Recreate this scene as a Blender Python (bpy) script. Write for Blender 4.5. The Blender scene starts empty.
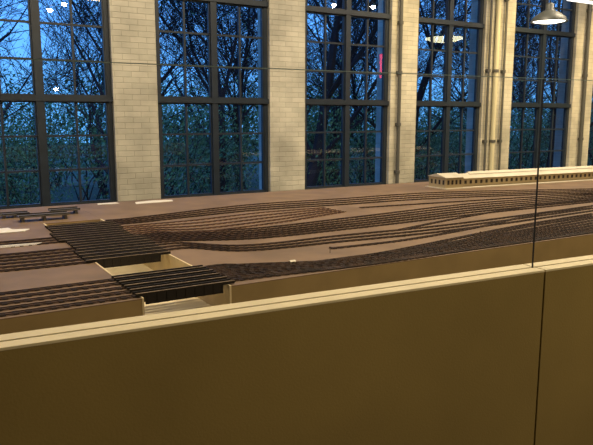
import bpy, bmesh, math, random
from mathutils import Vector, Matrix
R=random.Random(7)
sc=bpy.context.scene
try:
    sc.view_settings.view_transform='Standard'
except Exception: pass
# ---------------------------------------------------------------- camera
F=650.0; PITCH=math.radians(9.13); YAW=math.radians(-30.8); EYE=1.6
cd=bpy.data.cameras.new('camera'); cam=bpy.data.objects.new('camera',cd)
sc.collection.objects.link(cam); cam.location=(0,0,EYE)
cam.rotation_euler=(math.pi/2-PITCH,0,YAW); cd.lens=F/593*36; cd.sensor_width=36; cd.clip_end=300
sc.camera=cam
CM=cam.rotation_euler.to_matrix()
def ray(px,py):
    return CM@Vector(((px-296.5)/F,-(py-222.5)/F,-1))
DECK=0.80
def on_z(px,py,z=DECK):
    d=ray(px,py); t=(z-EYE)/d.z
    return Vector((d.x*t,d.y*t,z))
def on_y(px,py,y):
    d=ray(px,py); t=y/d.y
    return Vector((d.x*t,y,EYE+d.z*t))
# ---------------------------------------------------------------- materials
def mat(name,col,rough=0.6,metal=0,noise=0,nscale=8,bump=0,bscale=60,spec=0.5,col2=None):
    m=bpy.data.materials.new(name); m.use_nodes=True
    nt=m.node_tree; b=nt.nodes['Principled BSDF']
    b.inputs['Base Color'].default_value=(*col,1); b.inputs['Roughness'].default_value=rough
    b.inputs['Metallic'].default_value=metal; b.inputs['Specular IOR Level'].default_value=spec
    tc=nt.nodes.new('ShaderNodeTexCoord')
    if noise or col2:
        n=nt.nodes.new('ShaderNodeTexNoise'); n.inputs['Scale'].default_value=nscale; n.inputs['Detail'].default_value=5
        nt.links.new(tc.outputs['Object'],n.inputs['Vector'])
        r=nt.nodes.new('ShaderNodeValToRGB')
        c2=col2 if col2 else tuple(c*(1-noise) for c in col)
        r.color_ramp.elements[0].position=.35; r.color_ramp.elements[1].position=.65
        r.color_ramp.elements[0].color=(*c2,1); r.color_ramp.elements[1].color=(*col,1)
        nt.links.new(n.outputs['Fac'],r.inputs['Fac']); nt.links.new(r.outputs['Color'],b.inputs['Base Color'])
    if bump:
        n2=nt.nodes.new('ShaderNodeTexNoise'); n2.inputs['Scale'].default_value=bscale
        nt.links.new(tc.outputs['Object'],n2.inputs['Vector'])
        bp=nt.nodes.new('ShaderNodeBump'); bp.inputs['Strength'].default_value=bump; bp.inputs['Distance'].default_value=.01
        nt.links.new(n2.outputs['Fac'],bp.inputs['Height']); nt.links.new(bp.outputs['Normal'],b.inputs['Normal'])
    return m
def emis(name,col,s):
    m=bpy.data.materials.new(name); m.use_nodes=True; nt=m.node_tree; nt.nodes.clear()
    e=nt.nodes.new('ShaderNodeEmission'); e.inputs[0].default_value=(*col,1); e.inputs[1].default_value=s
    o=nt.nodes.new('ShaderNodeOutputMaterial'); nt.links.new(e.outputs[0],o.inputs[0]); return m
def glassmat(name,tint,ior,gain=1.0):
    m=bpy.data.materials.new(name); m.use_nodes=True; nt=m.node_tree; nt.nodes.clear()
    t=nt.nodes.new('ShaderNodeBsdfTransparent'); t.inputs[0].default_value=(*tint,1)
    g=nt.nodes.new('ShaderNodeBsdfGlossy'); g.inputs['Roughness'].default_value=0.0
    f=nt.nodes.new('ShaderNodeFresnel'); f.inputs[0].default_value=ior
    k=nt.nodes.new('ShaderNodeMath'); k.operation='MULTIPLY'; k.inputs[1].default_value=gain
    mx=nt.nodes.new('ShaderNodeMixShader'); o=nt.nodes.new('ShaderNodeOutputMaterial')
    nt.links.new(f.outputs[0],k.inputs[0]); nt.links.new(k.outputs[0],mx.inputs[0])
    nt.links.new(t.outputs[0],mx.inputs[1]); nt.links.new(g.outputs[0],mx.inputs[2]); nt.links.new(mx.outputs[0],o.inputs[0])
    return m
def brickmat():
    m=mat('painted_brick',(.5,.5,.4),.55); nt=m.node_tree; b=nt.nodes['Principled BSDF']
    tc=nt.nodes.new('ShaderNodeTexCoord'); s=nt.nodes.new('ShaderNodeSeparateXYZ'); a=nt.nodes.new('ShaderNodeMath'); a.operation='ADD'
    c=nt.nodes.new('ShaderNodeCombineXYZ'); br=nt.nodes.new('ShaderNodeTexBrick')
    nt.links.new(tc.outputs['Object'],s.inputs[0]); nt.links.new(s.outputs[0],a.inputs[0]); nt.links.new(s.outputs[1],a.inputs[1])
    nt.links.new(a.outputs[0],c.inputs[0]); nt.links.new(s.outputs[2],c.inputs[1]); nt.links.new(c.outputs[0],br.inputs['Vector'])
    br.inputs['Scale'].default_value=1; br.inputs['Brick Width'].default_value=.21; br.inputs['Row Height'].default_value=.070
    br.inputs['Mortar Size'].default_value=.005; br.inputs['Mortar Smooth'].default_value=.8
    br.inputs['Color1'].default_value=(.61,.58,.48,1); br.inputs['Color2'].default_value=(.53,.51,.42,1); br.inputs['Mortar'].default_value=(.44,.42,.34,1)
    n=nt.nodes.new('ShaderNodeTexNoise'); n.inputs['Scale'].default_value=1.8; n.inputs['Detail'].default_value=7
    nt.links.new(tc.outputs['Object'],n.inputs['Vector'])
    mp=nt.nodes.new('ShaderNodeMapRange'); mp.inputs[1].default_value=.32; mp.inputs[2].default_value=.68; mp.inputs[3].default_value=.62; mp.inputs[4].default_value=1.12
    nt.links.new(n.outputs['Fac'],mp.inputs[0])
    mul=nt.nodes.new('ShaderNodeVectorMath'); mul.operation='SCALE'
    nt.links.new(br.outputs['Color'],mul.inputs[0]); nt.links.new(mp.outputs[0],mul.inputs['Scale']); nt.links.new(mul.outputs[0],b.inputs['Base Color'])
    bp=nt.nodes.new('ShaderNodeBump'); bp.invert=True; bp.inputs['Strength'].default_value=.5; bp.inputs['Distance'].default_value=.01
    nt.links.new(br.outputs['Fac'],bp.inputs['Height']); nt.links.new(bp.outputs['Normal'],b.inputs['Normal']); return m
M_brick=brickmat()
M_plaster=mat('plaster',(.14,.125,.10),.8,noise=.1)
M_ceil=mat('ceiling_paint',(.10,.09,.075),.9)
M_floor=mat('floor_screed',(.14,.11,.07),.5,noise=.3,nscale=3)
M_frame=mat('window_paint',(.020,.030,.045),.4,noise=.2)
M_wglass=glassmat('window_glass',(.9,.95,1),1.5,1.5)
M_edge=mat('glass_edge',(.15,.22,.20),.3)
M_edged=mat('glass_edge_dark',(.02,.02,.018),.5)
M_board=mat('parapet_board',(.27,.195,.060),.45,noise=.20,nscale=1.3,bump=.1,bscale=120)
M_cap=mat('parapet_cap',(.66,.57,.35),.6,noise=.08)
M_joint=mat('joint_dark',(.06,.04,.018),.8)
M_deck=mat('deck_board',(.210,.138,.080),.55,noise=.30,nscale=4,spec=.3)
M_deckside=mat('deck_side',(.33,.235,.10),.6,noise=.15,nscale=6)
M_street=mat('street_sand',(.80,.68,.44),.7,noise=.1)
M_cream=mat('cream_card',(.74,.61,.37),.6,noise=.15)
M_ballast=mat('ballast',(.13,.068,.036),.85,noise=.6,nscale=40)
M_ballast2=mat('ballast_pale',(.42,.25,.14),.85,noise=.3,nscale=80)
M_tie=mat('tie_wood',(.018,.010,.006),.8,spec=.2)
M_tie2=mat('tie_pale',(.10,.04,.022),.8)
M_rail=mat('rail_metal',(.075,.040,.020),.6,spec=.3,noise=.8,nscale=14)
M_girder=mat('girder_paint',(.016,.013,.011),.6,spec=.3)
M_grail=mat('girder_rail_glint',(.27,.20,.13),.5,noise=.5,nscale=30)  # pale colour paints the light glinting along the girder top edges
M_greyb=mat('grey_bridge',(.10,.09,.08),.5)
M_roof=mat('roof_card',(.62,.56,.43),.6,noise=.1)
M_wallc=mat('building_card',(.46,.37,.21),.6,noise=.1)
M_dark=mat('dark_opening',(.03,.024,.018),.5)
M_pipe=mat('pipe_paint',(.62,.58,.40),.4)
M_pipeg=mat('pipe_grey',(.10,.10,.09),.4)
M_bark=mat('bark',(.016,.018,.024),.9,noise=.4,nscale=10)
M_leaf=mat('leaf',(.16,.33,.12),.6,col2=(.03,.12,.05),nscale=3)
M_leafp=mat('leaf_pale',(.19,.33,.16),.6,col2=(.05,.14,.07),nscale=3)
M_grass=mat('grass',(.025,.05,.02),.95,noise=.3)
M_metal=mat('lamp_enamel',(.055,.06,.055),.5)
M_black=mat('black_plastic',(.01,.01,.01),.4)
M_bulb=emis('bulb_glow',(1,.92,.75),5)
M_spot=emis('spot_glow',(1,.93,.8),110)
M_disc=emis('disc_glow',(1,.92,.55),14)
M_red=emis('red_glow',(1,.02,.02),14)
M_tube=emis('tube_glow',(1,.95,.85),2.2)
M_white=mat('white_card',(.70,.66,.58),.6)
# ---------------------------------------------------------------- mesh helpers
class MB:
    def __init__(s): s.v=[]; s.f=[]; s.m=[]
    def hexa(s,p,mi=0):
        n=len(s.v); s.v+= [tuple(q) for q in p]
        for f in ((0,3,2,1),(4,5,6,7),(0,1,5,4),(1,2,6,5),(2,3,7,6),(3,0,4,7)):
            s.f.append(tuple(n+i for i in f)); s.m.append(mi)
    def box(s,x0,x1,y0,y1,z0,z1,mi=0):
        s.hexa([(x0,y0,z0),(x1,y0,z0),(x1,y1,z0),(x0,y1,z0),(x0,y0,z1),(x1,y0,z1),(x1,y1,z1),(x0,y1,z1)],mi)
    def tube(s,a,b,ra,rb,k=6,mi=0,cap=True):
        a=Vector(a); b=Vector(b); d=(b-a)
        if d.length<1e-6: return
        q=d.to_track_quat('Z','Y'); n=len(s.v)
        for P,r in ((a,ra),(b,rb)):
            for i in range(k):
                t=2*math.pi*i/k; s.v.append(tuple(P+q@Vector((r*math.cos(t),r*math.sin(t),0))))
        for i in range(k):
            j=(i+1)%k; s.f.append((n+i,n+j,n+k+j,n+k+i)); s.m.append(mi)
        if cap:
            s.f.append(tuple(n+i for i in reversed(range(k)))); s.m.append(mi)
            s.f.append(tuple(n+k+i for i in range(k))); s.m.append(mi)
    def lathe(s,prof,c=(0,0,0),k=28,mi=0):
        n=len(s.v)
        for r,z in prof:
            for i in range(k):
                t=2*math.pi*i/k; s.v.append((c[0]+r*math.cos(t),c[1]+r*math.sin(t),c[2]+z))
        for a in range(len(prof)-1):
            for i in range(k):
                j=(i+1)%k; s.f.append((n+a*k+i,n+a*k+j,n+(a+1)*k+j,n+(a+1)*k+i)); s.m.append(mi)
    def obj(s,name,mats,parent=None,smooth=False,loc=None,rot=None,bevel=0,**kw):
        me=bpy.data.meshes.new(name); me.from_pydata(s.v,[],s.f)
        for m in (mats if isinstance(mats,(list,tuple)) else [mats]): me.materials.append(m)
        me.polygons.foreach_set('material_index',s.m)
        if smooth: me.polygons.foreach_set('use_smooth',[True]*len(s.f))
        me.update(); o=bpy.data.objects.new(name,me); sc.collection.objects.link(o)
        if loc: o.location=loc
        if rot: o.rotation_euler=rot
        if parent: o.parent=parent
        if bevel:
            b=o.modifiers.new('bevel','BEVEL'); b.width=bevel; b.segments=2; b.limit_method='ANGLE'
        for k,v in kw.items(): o[k]=v
        return o
def empty(name,loc=(0,0,0),rot=None,**kw):
    o=bpy.data.objects.new(name,None); o.empty_display_size=.1; o.location=loc
    if rot: o.rotation_euler=rot
    sc.collection.objects.link(o)
    for k,v in kw.items(): o[k]=v
    return o
def clone(root,loc,rot=None,scale=None,**kw):
    n=root.copy(); sc.collection.objects.link(n); n.location=loc
    if rot: n.rotation_euler=rot
    if scale: n.scale=scale
    for c in root.children:
        cc=c.copy(); cc.parent=n; sc.collection.objects.link(cc)
    for k,v in kw.items(): n[k]=v
    return n
# ---------------------------------------------------------------- room
X0,X1,Y0,YW,H=-4.0,17.0,-4.0,8.14,5.2
SILL=.5; WTOP=4.5
def wx_(px): return on_y(px,110,YW).x
wins=[(wx_(114)-1.70,wx_(114)),(wx_(158),wx_(270)),(wx_(305),wx_(390)),(wx_(416),wx_(482)),(wx_(511),wx_(572)),(wx_(591),wx_(591)+1.7)]
wins=[(wins[0][0]-2.2-2.2*k,wins[0][0]-.55-2.2*k) for k in (1,0)]+wins
wins.append((wins[-1][1]+.55,wins[-1][1]+2.2))
b=MB(); x=X0-.35
for a,c in wins:
    b.box(x,a,YW,YW+.35,0,H); b.box(a,c,YW,YW+.35,0,SILL); b.box(a,c,YW,YW+.35,WTOP,H); x=c
b.box(x,X1+.35,YW,YW+.35,0,H)
b.obj('wall_north',M_brick,kind='structure',label='white-painted brick wall with tall window openings')
for nm,a in (('wall_south',(X0-.35,X1+.35,Y0-.2,Y0,0,H)),('wall_west',(X0-.35,X0,Y0,YW,0,H)),('wall_east',(X1,X1+.35,Y0,YW,0,H))):
    b=MB(); b.box(*a); b.obj(nm,M_plaster,kind='structure',label='plain plastered museum room wall')
b=MB(); b.box(X0-.35,X1+.35,Y0-.2,YW+.35,-.12,0); b.obj('floor',M_floor,kind='structure',label='dark screed floor of the exhibition hall')
b=MB(); b.box(X0-.35,X1+.35,Y0-.2,YW+.35,H,H+.12); b.obj('ceiling',M_ceil,kind='structure',label='plain painted ceiling of the hall')
T1,T2=1.83,3.14
for i,(a,c) in enumerate(wins):
    b=MB(); y0,y1=YW+.06,YW+.13; m=(a+c)/2
    b.box(a,a+.06,y0,y1,SILL,WTOP); b.box(c-.06,c,y0,y1,SILL,WTOP); b.box(m-.042,m+.042,y0-.02,y1+.004,SILL,WTOP)
    b.box(a,c,y0-.003,y1,SILL,SILL+.07); b.box(a,c,y0-.003,y1,WTOP-.07,WTOP)
    b.box(a,c,y0-.032,y1+.01,T1-.033,T1+.033); b.box(a,c,y0-.032,y1+.01,T2-.033,T2+.033)
    for u0,u1 in ((a+.06,m-.042),(m+.042,c-.06)):
        um=(u0+u1)/2; b.box(um-.013,um+.013,y0+.018,y1-.01,SILL,WTOP)
        for z0,z1 in ((SILL+.07,T1-.033),(T1+.033,T2-.033),(T2+.033,WTOP-.07)):
            for q in (1,2): 
                z=z0+(z1-z0)*q/3; b.box(u0,u1,y0+.022,y1-.014,z-.012,z+.012)
            b.box(u0,u0+.016,y0+.01,y1-.005,z0,z1); b.box(u1-.016,u1,y0+.01,y1-.005,z0,z1)
            b.box(u0,u1,y0+.012,y1-.006,z0,z0+.016); b.box(u0,u1,y0+.012,y1-.006,z1-.016,z1)
    w=b.obj('window_%d'%(i+1),M_frame,kind='structure',label='tall dark blue-grey steel window with small panes')
    g=MB(); y=YW+.10; g.v=[(a,y,SILL),(c,y,SILL),(c,y,WTOP),(a,y,WTOP)]; g.f=[(0,1,2,3)]; g.m=[0]
    g.obj('window_glass',M_wglass,parent=w)
def pipe(X,r,m,label,clamps=(1.2,2.4,3.6)):
    b=MB(); b.tube((X,YW-.05,.05),(X,YW-.05,H-.02),r,r,12)
    o=b.obj('wall_pipe',m,smooth=False,label=label,category='pipe')
    for z in clamps:
        c=MB(); c.tube((X,YW-.05,z-.025),(X,YW-.05,z+.025),r+.012,r+.012,12); c.box(X-.035,X+.035,YW-.02,YW,z-.025,z+.025)
        c.obj('pipe_clamp',M_pipeg,parent=o)
    return o
def pier_x(px): return on_y(px,110,YW-.05).x
pipe(pier_x(399),.028,M_pipeg,'grey conduit pipe clamped to the painted brick pier',(.75,1.5,2.3,3.05,3.8))
pipe(pier_x(487),.022,M_pipeg,'thin grey conduit pipe on the brick pier')
pipe(pier_x(494),.04,M_pipe,'cream painted heating pipe on the brick pier')
pipe(pier_x(502),.02,M_pipeg,'thin dark conduit pipe on the brick pier')
pipe(pier_x(583),.035,M_pipeg,'grey heating pipe on the brick pier')
# ---------------------------------------------------------------- parapet + glass
ang=math.radians(-4.1); PO=(.21,1.81,0)
joint=1.95; gj=1.94
rootloc=Matrix.Rotation(ang,4,'Z')
def ploc(u): 
    v=rootloc@Vector((u,0,0)); return (PO[0]+v.x,PO[1]+v.y,0)
def parapet(u0,u1,lab):
    e=empty('parapet',ploc(u0),(0,0,ang),label=lab,category='parapet')
    L=u1-u0
    b=MB(); b.box(0,L,0,.115,0,.992); b.obj('body',M_board,parent=e,bevel=.002)
    b=MB(); b.box(0,L,-.001,.050,.992,1.0); b.box(0,L,.062,.116,.992,1.0); b.box(0,L,.050,.062,.992,.9955); b.obj('cap',M_cap,parent=e,label='cream painted top ledge')
    b=MB(); b.box(0,L,.0505,.0615,.9955,.9965); b.obj('groove',M_joint,parent=e,label='dark slot that holds the glass')
parapet(-2.6,joint-.004,'long brown board parapet with cream top ledge carrying glass')
parapet(joint+.004,5.6,'brown board parapet continuing past the dark joint')
def barrier(u0,u1,lab,sides):
    e=empty('glass_panel',ploc(u0),(0,0,ang),label=lab,category='glass panel'); L=u1-u0
    b=MB(); b.box(0,L,.0535,.0585,1.75,1.7525); b.obj('top_edge',M_edge,parent=e,label='polished pale green edge')
    for s in sides:
        b=MB(); b.box(s*L-.0008,s*L+.0008,.0535,.0585,.9965,1.75); b.obj('side_edge',M_edged,parent=e,label='dark vertical edge')
barrier(-2.6,gj-.003,'clear glass barrier panel standing in the parapet',(1,))
barrier(gj+.000,5.6,'clear glass barrier panel beside the panel joint',(0,))
# ---------------------------------------------------------------- display table and terrain
CX0,CX1=.85,1.29; YF,YB=2.78,6.25; STR=.645; CE=5.22
b=MB(); b.box(-2.2,11,YF,YB,.58,STR); tab=b.obj('display_table',M_street,label='large low exhibition table with sand coloured top',category='display table')
b=MB(); b.box(-2.1,10.9,YF+.1,YB-.1,0,.58); b.obj('base',M_deckside,parent=tab)
def terrain(x0,x1,y0,y1,lab):
    b=MB(); b.box(x0,x1,y0,y1,STR,DECK-.004); o=b.obj('model_terrain',M_deckside,label=lab,category='model landscape')
    b=MB(); b.box(x0,x1,y0,y1,DECK-.004,DECK); b.obj('surface',M_deck,parent=o,label='grey-brown yard surface')
    return o
terrain(-2.2,CX0,YF,YB,'raised model rail yard block with sand coloured sides')
terrain(CX1,11,YF,YB,'large raised grey-brown model rail yard beside the street cutting')
terrain(CX0+.0005,CX1-.0005,CE,YB,'raised model ground closing the end of the street cutting')
for xa,xb in ((CX0,CX0+.009),(CX1-.009,CX1)):
    b=MB(); b.box(xa,xb,YF-.003,CE,STR,DECK+.003); b.obj('retaining_wall',M_cream,label='cream card retaining wall lining the model street cutting',category='model wall',group='retaining walls of the street cutting')
# ---------------------------------------------------------------- tracks
def catmull(pts,step=.05):
    P=[Vector(p) for p in pts]; P=[P[0]*2-P[1]]+P+[P[-1]*2-P[-2]]; out=[]
    for i in range(1,len(P)-2):
        p0,p1,p2,p3=P[i-1],P[i],P[i+1],P[i+2]
        L=(p2-p1).length; n=max(2,int(L/step))
        d0=max((p1-p0).length,1e-5)**.5; d1=max(L,1e-5)**.5; d2=max((p3-p2).length,1e-5)**.5
        m1=((p1-p0)/d0-(p2-p0)/(d0+d1)+(p2-p1)/d1)*d1; m2=((p2-p1)/d1-(p3-p1)/(d1+d2)+(p3-p2)/d2)*d1
        for k in range(n):
            t=k/n; t2=t*t; t3=t2*t
            out.append(p1*(2*t3-3*t2+1)+m1*(t3-2*t2+t)+p2*(-2*t3+3*t2)+m2*(t3-t2))
    out.append(P[-2]); return out
ZT=[0]
def track(pts,pale=False,w=.041,lab='model railway track with sleepers on dark ballast',grp='model railway tracks',z=DECK):
    pl=catmull(pts); b=MB(); ZT[0]=(ZT[0]+1)%5; zz=z+.0002+ZT[0]*.0003
    for p in pl: p.y=max(p.y,YF+.03)
    def strip(o0,o1,z0,z1,mi):
        for i in range(len(pl)-1):
            p,q=pl[i],pl[i+1]
            t0=(pl[min(i+1,len(pl)-1)]-pl[max(i-1,0)]).normalized(); t1=(pl[min(i+2,len(pl)-1)]-pl[i]).normalized()
            n0=Vector((-t0.y,t0.x,0)); n1=Vector((-t1.y,t1.x,0))
            a=p+n0*o0; c=p+n0*o1; d=q+n1*o0; e=q+n1*o1
            b.hexa([(a.x,a.y,z0),(d.x,d.y,z0),(e.x,e.y,z0),(c.x,c.y,z0),(a.x,a.y,z1),(d.x,d.y,z1),(e.x,e.y,z1),(c.x,c.y,z1)],mi)
    strip(-w/2,w/2,zz,zz+.001,0)
    g=w*.30
    strip(-g-.0018,-g+.0018,zz+.002,zz+.006,2); strip(g-.0018,g+.0018,zz+.002,zz+.006,2)
    acc=R.uniform(0,.04); 
    for i in range(len(pl)-1):
        p,q=pl[i],pl[i+1]; L=(q-p).length; t=(q-p).normalized(); n=Vector((-t.y,t.x,0))
        while acc<L:
            c=p+t*acc; h=w*.56; k=.011
            cs=[c-t*k-n*h,c+t*k-n*h,c+t*k+n*h,c-t*k+n*h]
            b.hexa([(v.x,v.y,zz+.001) for v in cs]+[(v.x,v.y,zz+.004) for v in cs],1); acc+=.050
        acc-=L
    return b.obj('railway_track',[M_ballast2 if pale else M_ballast,M_tie2 if pale else M_tie,M_rail],label=lab,category='model railway track',group=grp)
def W(p): return on_z(*p)
def bundle(up,lo,n,yl=None,pale=False,extend=True,**kw):
    for i in range(n):
        t=i/(n-1) if n>1 else .5
        pts=[W((a[0]*(1-t)+c[0]*t,a[1]*(1-t)+c[1]*t)) for a,c in zip(up,lo)]
        if yl:
            y=yl[i] if len(yl)==n else yl[0]*(1-t)+yl[1]*t
            pts=[Vector((CX1+.01,y,DECK)),Vector((CX1+.16,y,DECK))]+[p for p in pts if p.x>CX1+.35]
        if extend:
            d=(pts[-1]-pts[-2]).normalized(); pts.append(pts[-1]+d*.8+Vector((0,.03,0))); pts.append(pts[-1]+Vector((2.0,.0,0)))
        for p in pts: p.y=min(max(p.y,YF+.04),YB-.05)
        track(pts,pale=pale,**kw)
SP=.088
bundle([(250,205),(340,199),(430,193),(593,189)],[(250,211),(340,205),(430,199),(593,193)],4,(5.12,4.88))
bundle([(200,220),(260,213),(325,208)],[(190,233),(270,224),(345,212)],5,(4.76,4.42),pale=True,extend=False,lab='pale reddish model siding curving to a shared end',w=.040)
bundle([(250,229),(350,218),(470,204),(593,195)],[(250,239),(350,229),(470,215),(593,202)],6,(4.36,4.02))
bundle([(240,246),(340,236),(440,226),(593,206)],[(240,251),(340,242),(440,232),(593,211)],3,(3.94,3.76))
YE=[3.20,3.18,3.14,3.10,3.06,3.01,2.97,2.93,2.89,2.86]
bundle([(270,267),(350,258),(450,243),(593,218)],[(290,284),(360,275),(460,260),(593,241)],10,YE)
track([W((330,262)),W((390,252)),W((450,240)),W((520,226)),W((593,214))])
track([W((400,230)),W((455,219)),W((520,208)),W((593,199))])
track([W((330,249)),W((400,241)),W((470,229)),W((540,214)),W((593,208))])
track([W((380,256)),W((440,246)),W((500,232)),W((593,216))])
track([W((360,208)),W((440,203)),W((520,198)),W((593,194))])
# left block tracks + bridges
ys1=[3.66+SP*i for i in range(16)]; ys2=[2.83,2.918,3.006,3.094,3.182]
def left_track(y,sk=0):
    track([Vector((-2.1,y+sk,DECK)),Vector((.2,y+sk*.6,DECK)),Vector((.6,y,DECK)),Vector((CX0-.008,y,DECK))],w=.046)
for y in ys1[:6]+ys1[8:11]: left_track(y,.04)
for y in ys2[:5]: left_track(y)
proto=None
offs=[-.03,-.005,-.04,-.01]
for bi,y in enumerate(ys2+ys1):
    if proto is None:
        e=empty('rail_bridge',(CX0-.02,y,DECK+.0035),label='dark plate girder model rail bridge crossing the street cutting',category='model bridge',group='model rail bridges over the cutting')
        L=CX1-CX0+.05
        b=MB()
        for s in (-.026,.020):
            b.box(0,L,s,s+.006,0,.014); b.box(.045,L-.06,s,s+.006,-.040,.0)
            for i in range(9):
                u=.055+i*(L-.12)/8; b.box(u-.003,u+.003,s-.003,s+.009,-.040,.012)
        for i in range(11):
            u=.02+i*(L-.04)/10; b.box(u-.006,u+.006,-.024,.024,.0005,.004)
        b.obj('girder',M_girder,parent=e)
        b=MB(); b.box(0,L,-.028,-.021,.014,.0165); b.obj('top_rail',M_grail,parent=e,label='pale top rail with the edge glint put into its colour')
        proto=e
    else:
        g=(bi-5)//4 if bi>=5 else -1
        clone(proto,(CX0-.02+(offs[min(g,3)]+.005 if g>=0 else 0),y,DECK+.0035))
for x,y,z,l in ((.70,5.42,.035,.38),(.98,5.68,.03,.24),(.60,5.70,.02,.22)):
    e=empty('street_bridge',(x,y,DECK),label='small low grey model bridge on short piers',category='model bridge',group='small grey bridges')
    b=MB(); b.box(0,l,-.06,.06,z,z+.010); b.obj('bridge_deck',M_greyb,parent=e,bevel=.002)
    for u in (.03,l/2,l-.03):
        b=MB(); b.box(u-.010,u+.010,-.05,.05,0,z); b.obj('pier',M_greyb,parent=e)
    for s in (-.058,.052):
        b=MB(); b.box(0,l,s,s+.005,z+.010,z+.018); b.obj('railing',M_girder,parent=e)
def sheet(px,py,poly,a=0):
    p=W((px,py)); b=MB(); n=len(poly)
    b.v=[(x,y,0) for x,y in poly]+[(x,y,.004) for x,y in poly]
    b.f=[tuple(reversed(range(n))),tuple(range(n,2*n))]+[(i,(i+1)%n,n+(i+1)%n,n+i) for i in range(n)]; b.m=[0]*len(b.f)
    b.obj('card_sheet',M_white,loc=(p.x,p.y,DECK+.0008),rot=(0,0,a),label='flat white card plate lying on the model deck',category='card sheet',group='white card plates')
sheet(154,202,[(-.2,-.08),(.17,-.06),(.2,.05),(.02,.09),(-.17,.05)])
sheet(108,204,[(-.1,-.04),(.1,-.03),(.08,.05),(-.09,.04)],-.1)
sheet(4,231,[(-.30,-.10),(.12,-.11),(.17,-.02),(.06,.02),(.04,.11),(-.28,.10)])
sheet(2,247,[(-.30,-.04),(.20,-.05),(.24,.01),(-.28,.05)])
def hut(p,l,w,h,rot=0):
    e=empty('signal_box',(p.x,p.y,DECK),(0,0,rot),label='tiny cream model signal box with pitched roof',category='model building',group='tiny model buildings')
    b=MB(); b.box(-l/2,l/2,-w/2,w/2,.0,h)
    b.obj('body',M_cream,parent=e)
    b=MB(); b.box(-.4*l,.4*l,-w/2-.001,w/2+.001,h*.45,h*.8)
    b.obj('window',M_dark,parent=e)
    b=MB(); o=.004
    b.v=[(-l/2-o,-w/2-o,h),(l/2+o,-w/2-o,h),(l/2+o,w/2+o,h),(-l/2-o,w/2+o,h),(-l/2-o,0,h+w*.35),(l/2+o,0,h+w*.35)]
    b.f=[(0,3,2,1),(0,1,5,4),(2,3,4,5),(0,4,3),(1,2,5)]; b.m=[0]*5
    b.obj('roof',M_roof,parent=e)
hut(W((292,264)),.03,.02,.016,.1)
mp=None
for px,py in ((330,253),(405,237),(480,237)):
    p=W((px,py))
    if mp is None:
        mp=empty('signal_mast',p,label='tiny dark model signal mast beside the tracks',category='model signal',group='model signal masts')
        b=MB(); b.tube((0,0,0),(0,0,.04),.0015,.0012,6); b.obj('post',M_girder,parent=mp)
        b=MB(); b.box(-.003,.003,-.010,.002,.032,.038); b.obj('arm',M_rail,parent=mp)
    else: clone(mp,p)
# ---------------------------------------------------------------- station building
p0=W((443,189)); LB=5.0
e=empty('station_building',(p0.x,p0.y,DECK),(0,0,math.radians(-4)),label='long low cream model station hall with rows of dark windows',category='model building')
b=MB(); b.box(-.02,LB,-.08,.30,.0,.010); b.obj('platform',M_roof,parent=e)
b=MB(); b.box(0,.26,-.04,.26,.010,.130); b.box(.26,LB,0,.22,.010,.110)
for i in range(58):
    u=.31+i*.08
    if u<LB-.06: b.box(u,u+.034,-.002,.0,.045,.084,1)
for i in range(4): b.box(.028+i*.058,.055+i*.058,-.042,-.04,.05,.10,1)
for i in range(4): b.box(-.002,0,-.02+i*.07,.010+i*.07,.05,.10,1)
b.obj('body',[M_wallc,M_dark],parent=e)
def gable(b,x0,x1,y0,y1,z,h):
    n=len(b.v); ym=(y0+y1)/2
    b.v+=[(x0,y0,z),(x1,y0,z),(x1,y1,z),(x0,y1,z),(x0,ym,z+h),(x1,ym,z+h)]
    b.f+=[tuple(n+i for i in f) for f in ((0,3,2,1),(0,1,5,4),(2,3,4,5),(0,4,3),(1,2,5))]; b.m+=[0]*5
b=MB(); gable(b,-.012,.275,-.06,.28,.130,.040); gable(b,.26,LB+.01,-.03,.25,.110,.045); gable(b,.45,LB-.1,.07,.15,.150,.025); b.obj('roof',M_roof,parent=e)
# ---------------------------------------------------------------- lamps
def pendant(loc,rad,name,lab,glow,flat=False):
    e=empty(name,loc,label=lab,category='pendant lamp')
    b=MB(); k=rad/.2
    prof=[(.2*k,0),(.197*k,.012*k),(.17*k,.05*k),(.12*k,.09*k),(.07*k,.115*k),(.045*k,.13*k),(.042*k,.19*k),(.02*k,.205*k),(.0,.205*k)]
    if flat: prof=[(r,z*.5) for r,z in prof]
    inner=[(max(r-.004,0),z-.003) for r,z in prof[:6]][::-1]
    b.lathe(prof); b.lathe(inner+[(.2*k,0)]); b.obj('lamp_shade',M_metal,parent=e,smooth=True)
    b=MB(); top=prof[-1][1]; b.tube((0,0,top),(0,0,H-loc[2]),.006,.006,8); b.obj('cord',M_black,parent=e)
    b=MB()
    if flat: b.lathe([(0,-.10),(rad*.6,-.085),(rad*.97,-.03),(rad*.97,-.001),(0,-.001)])
    else: b.lathe([(0,-.012),(.10*k,-.008*k),(.17*k,.006*k),(.15*k,.03*k),(0,.05*k)],k=24)
    b.obj('bulb',glow,parent=e,smooth=not flat)
    return e
P=Vector((0,0,EYE))+ray(549,22)*7.6
pendant(tuple(P),.21,'pendant_lamp','grey enamel industrial pendant lamp hanging above the model',M_bulb)
def real_of(px,py,yr):
    v=on_y(px,py,2*(YW+.10)-yr); return (v.x,yr,v.z)
pendant(real_of(444,38,4.4),.46,'pendant_lamp','wide glowing pendant lamp seen mirrored in the window glass',M_disc,flat=True)
P=Vector((0,0,EYE))+ray(576,1)*7.0
e=empty('strip_light',tuple(P),label='white strip light hanging from the ceiling',category='ceiling light')
b=MB(); b.box(-.12,.9,-.05,.05,.012,.06); b.obj('housing',M_white,parent=e,bevel=.004)
b=MB(); b.box(-.10,.88,-.04,.04,.0,.012); b.obj('diffuser',M_tube,parent=e)
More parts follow.
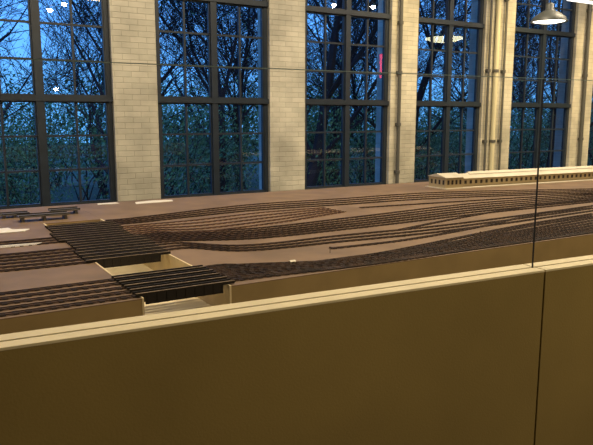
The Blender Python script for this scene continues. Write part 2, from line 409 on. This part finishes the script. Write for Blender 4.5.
for u in (.1,.7):
    b=MB(); b.tube((u,0,.06),(u,0,H-P.z),.004,.004,6); b.obj('suspension_wire',M_black,parent=e)
def spot(loc):
    e=empty('spotlight',loc,label='small bright ceiling spotlight on a thin stem',category='spotlight',group='ceiling spotlights')
    b=MB(); b.tube((0,0,.07),(0,0,H-loc[2]),.01,.01,8); b.lathe([(.0,.12),(.03,.12),(.07,.06),(.07,.0)],k=16); b.obj('housing',M_metal,parent=e)
    b=MB(); b.lathe([(0,-.085),(.045,-.07),(.068,-.02),(.065,.02),(0,.03)],k=16); b.obj('bulb',M_spot,parent=e)
for px,py,yr in ((50,9,1.0),(64,3,1.2),(334,4,3.4),(373,6,3.4),(56,88,-1.5)): spot(real_of(px,py,yr))
q=real_of(383,66,3.0)
e=empty('emergency_light',q,label='narrow red glowing emergency light on a thin stem',category='emergency light')
b=MB(); b.box(-.08,.08,-.03,.03,-.30,.30); b.obj('diffuser',M_red,parent=e)
b=MB(); b.tube((0,0,.30),(0,0,H-q[2]),.008,.008,8); b.obj('stem',M_black,parent=e)
# ---------------------------------------------------------------- lights
def area(loc,size,energy,col,tgt=None,spread=180):
    l=bpy.data.lights.new('area_light','AREA'); l.shape='RECTANGLE'; l.size=size[0]; l.size_y=size[1]; l.energy=energy; l.color=col
    l.spread=math.radians(spread)
    o=bpy.data.objects.new('area_light',l); sc.collection.objects.link(o); o.location=loc
    if tgt: o.rotation_euler=(Vector(tgt)-Vector(loc)).to_track_quat('-Z','Y').to_euler()
    return o
warm=(1,.82,.57)
for X,en in ((0.5,165),(4.5,200),(8.5,220),(12.5,170)):
    area((X,4.8,5.1),(1.6,.5),en,warm)
area((3.5,-1.5,4.9),(4,.6),160,(1,.80,.52),(4,3,0))
for X,en in ((6.9,300),(9.35,560),(11.9,520)):
    l=bpy.data.lights.new('spot','SPOT'); l.energy=en; l.color=(1,.71,.28); l.spot_size=math.radians(60); l.spot_blend=.8; l.shadow_soft_size=.1
    o=bpy.data.objects.new('spot_light',l); sc.collection.objects.link(o); o.location=(X,6.3,4.9); o.rotation_euler=(Vector((X,8.1,1.8))-o.location).to_track_quat('-Z','Y').to_euler()
# ---------------------------------------------------------------- outside
b=MB(); b.box(-25,60,YW+.36,60,-.9,-.6); b.obj('ground_outside',M_grass,kind='structure',label='dark grass ground outside the hall')
def grow(b,p,d,L,r,lv,rng,leaves):
    n=3 if lv<3 else 2; q=p
    for i in range(n):
        d=(d+Vector((rng.gauss(0,.13),rng.gauss(0,.13),rng.gauss(0,.05)+.04))).normalized()
        q2=q+d*(L/n); r2=r*.82
        b.tube(q,q2,r,r2,6 if lv<2 else 3,cap=False)
        if lv<5:
            for _ in range(2 if lv else 2 if i==0 else 4):
                a=rng.uniform(0,6.283); s=rng.uniform(.5,1.0)
                dd=(d+Vector((math.cos(a)*s,math.sin(a)*s,rng.uniform(-.25,.3)))).normalized()
                if rng.random()<.72: grow(b,q2,dd,L*rng.uniform(.5,.72),max(r2*.46,.0045),lv+1,rng,leaves)
        q,r=q2,r2
    leaves.append(q)
    if lv<4: grow(b,q,d,L*.65,r*.8,lv+1,rng,leaves)
def leafmesh(pts,n,spread,size,rng):
    b=MB()
    for _ in range(n):
        c=Vector(rng.choice(pts))+Vector((rng.gauss(0,spread),rng.gauss(0,spread),rng.gauss(0,spread)))
        a=Vector((rng.gauss(0,1),rng.gauss(0,1),rng.gauss(0,1))).normalized(); t=a.orthogonal().normalized(); s=size*rng.uniform(.6,1.4)
        u=t*s; v=a.cross(t)*s*.5; k=len(b.v)
        b.v+=[tuple(c-u),tuple(c+v),tuple(c+u),tuple(c-v)]; b.f.append((k,k+1,k+2,k+3)); b.m.append(0)
    return b
protos=[]
for s in range(4):
    rng=random.Random(20+s); b=MB(); lv=[]
    grow(b,Vector((0,0,0)),Vector((rng.uniform(-.1,.1),0,1)),3.2,.12,0,rng,lv)
    e=empty('tree',(0,0,0),label='bare winter tree with thin tangled branches at dusk',category='tree',group='bare trees outside')
    b.obj('branches',M_bark,parent=e)
    lp=[p for p in lv if p.z>.6]
    leafmesh(lp,1300,.25,.026,rng).obj('foliage',M_leafp,parent=e)
    protos.append(e)
tr=random.Random(5)
spots=[]
for row,(Y,st) in enumerate(((11.6,2.3),(15.0,3.0),(20,4.0))):
    X=.0+Y*.05
    while X<Y*1.6+1:
        spots.append((X+tr.uniform(-.6,.6),Y+tr.uniform(-.9,.9))); X+=st
for i,(X,Y) in enumerate(spots):
    pr=protos[i%4]; sc_=tr.uniform(.85,1.25)
    if i<4: pr.location=(X,Y,-.6); pr.rotation_euler=(0,0,tr.uniform(0,6)); pr.scale=(sc_,)*3
    else: clone(pr,(X,Y,-.6),(0,0,tr.uniform(0,6)),(sc_,)*3)
sp=[]
for s in range(3):
    rng=random.Random(60+s); b=MB(); tips=[]
    for _ in range(20):
        a=rng.uniform(0,6.28); q=Vector((rng.uniform(-.3,.3),rng.uniform(-.3,.3),0)); d=Vector((math.cos(a)*.5,math.sin(a)*.5,1)).normalized()
        for i in range(5):
            q2=q+d*.44; b.tube(q,q2,.014-.002*i,.012-.002*i,4,cap=False); d=(d+Vector((rng.gauss(0,.25),rng.gauss(0,.25),0))).normalized(); q=q2
            if i>0: tips.append(q)
    e=empty('shrub',(0,0,0),label='dense evergreen shrub growing outside the windows',category='shrub',group='shrubs outside')
    b.obj('stems',M_bark,parent=e)
    leafmesh(tips,4800,.29,.030,rng).obj('foliage',M_leaf if s else M_leafp,parent=e)
    sp.append(e)
i=0
for Y,st in ((12.6,1.8),(17,1.8),(22,2.0)):
    X=.3
    while X<Y*1.6:
        l=(X+tr.uniform(-.4,.4),Y+tr.uniform(-.6,.6),-.6); z=tr.uniform(.85,1.2)*(1 if Y<14 else 1.25); rr=(0,0,tr.uniform(0,6))
        if i<3: sp[i].location=l; sp[i].rotation_euler=rr; sp[i].scale=(z,z,z)
        else: clone(sp[i%3],l,rr,(z,z,z*tr.uniform(.8,1.2)))
        i+=1; X+=st
w=bpy.data.worlds.new('dusk'); sc.world=w; w.use_nodes=True; nt=w.node_tree; bg=nt.nodes['Background']
tc=nt.nodes.new('ShaderNodeTexCoord'); s=nt.nodes.new('ShaderNodeSeparateXYZ'); r=nt.nodes.new('ShaderNodeValToRGB')
r.color_ramp.elements[0].position=0; r.color_ramp.elements[0].color=(.07,.25,.52,1)
r.color_ramp.elements[1].position=.3; r.color_ramp.elements[1].color=(.09,.29,.85,1)
nt.links.new(tc.outputs['Generated'],s.inputs[0]); nt.links.new(s.outputs[2],r.inputs[0]); nt.links.new(r.outputs[0],bg.inputs[0]); bg.inputs[1].default_value=2.7
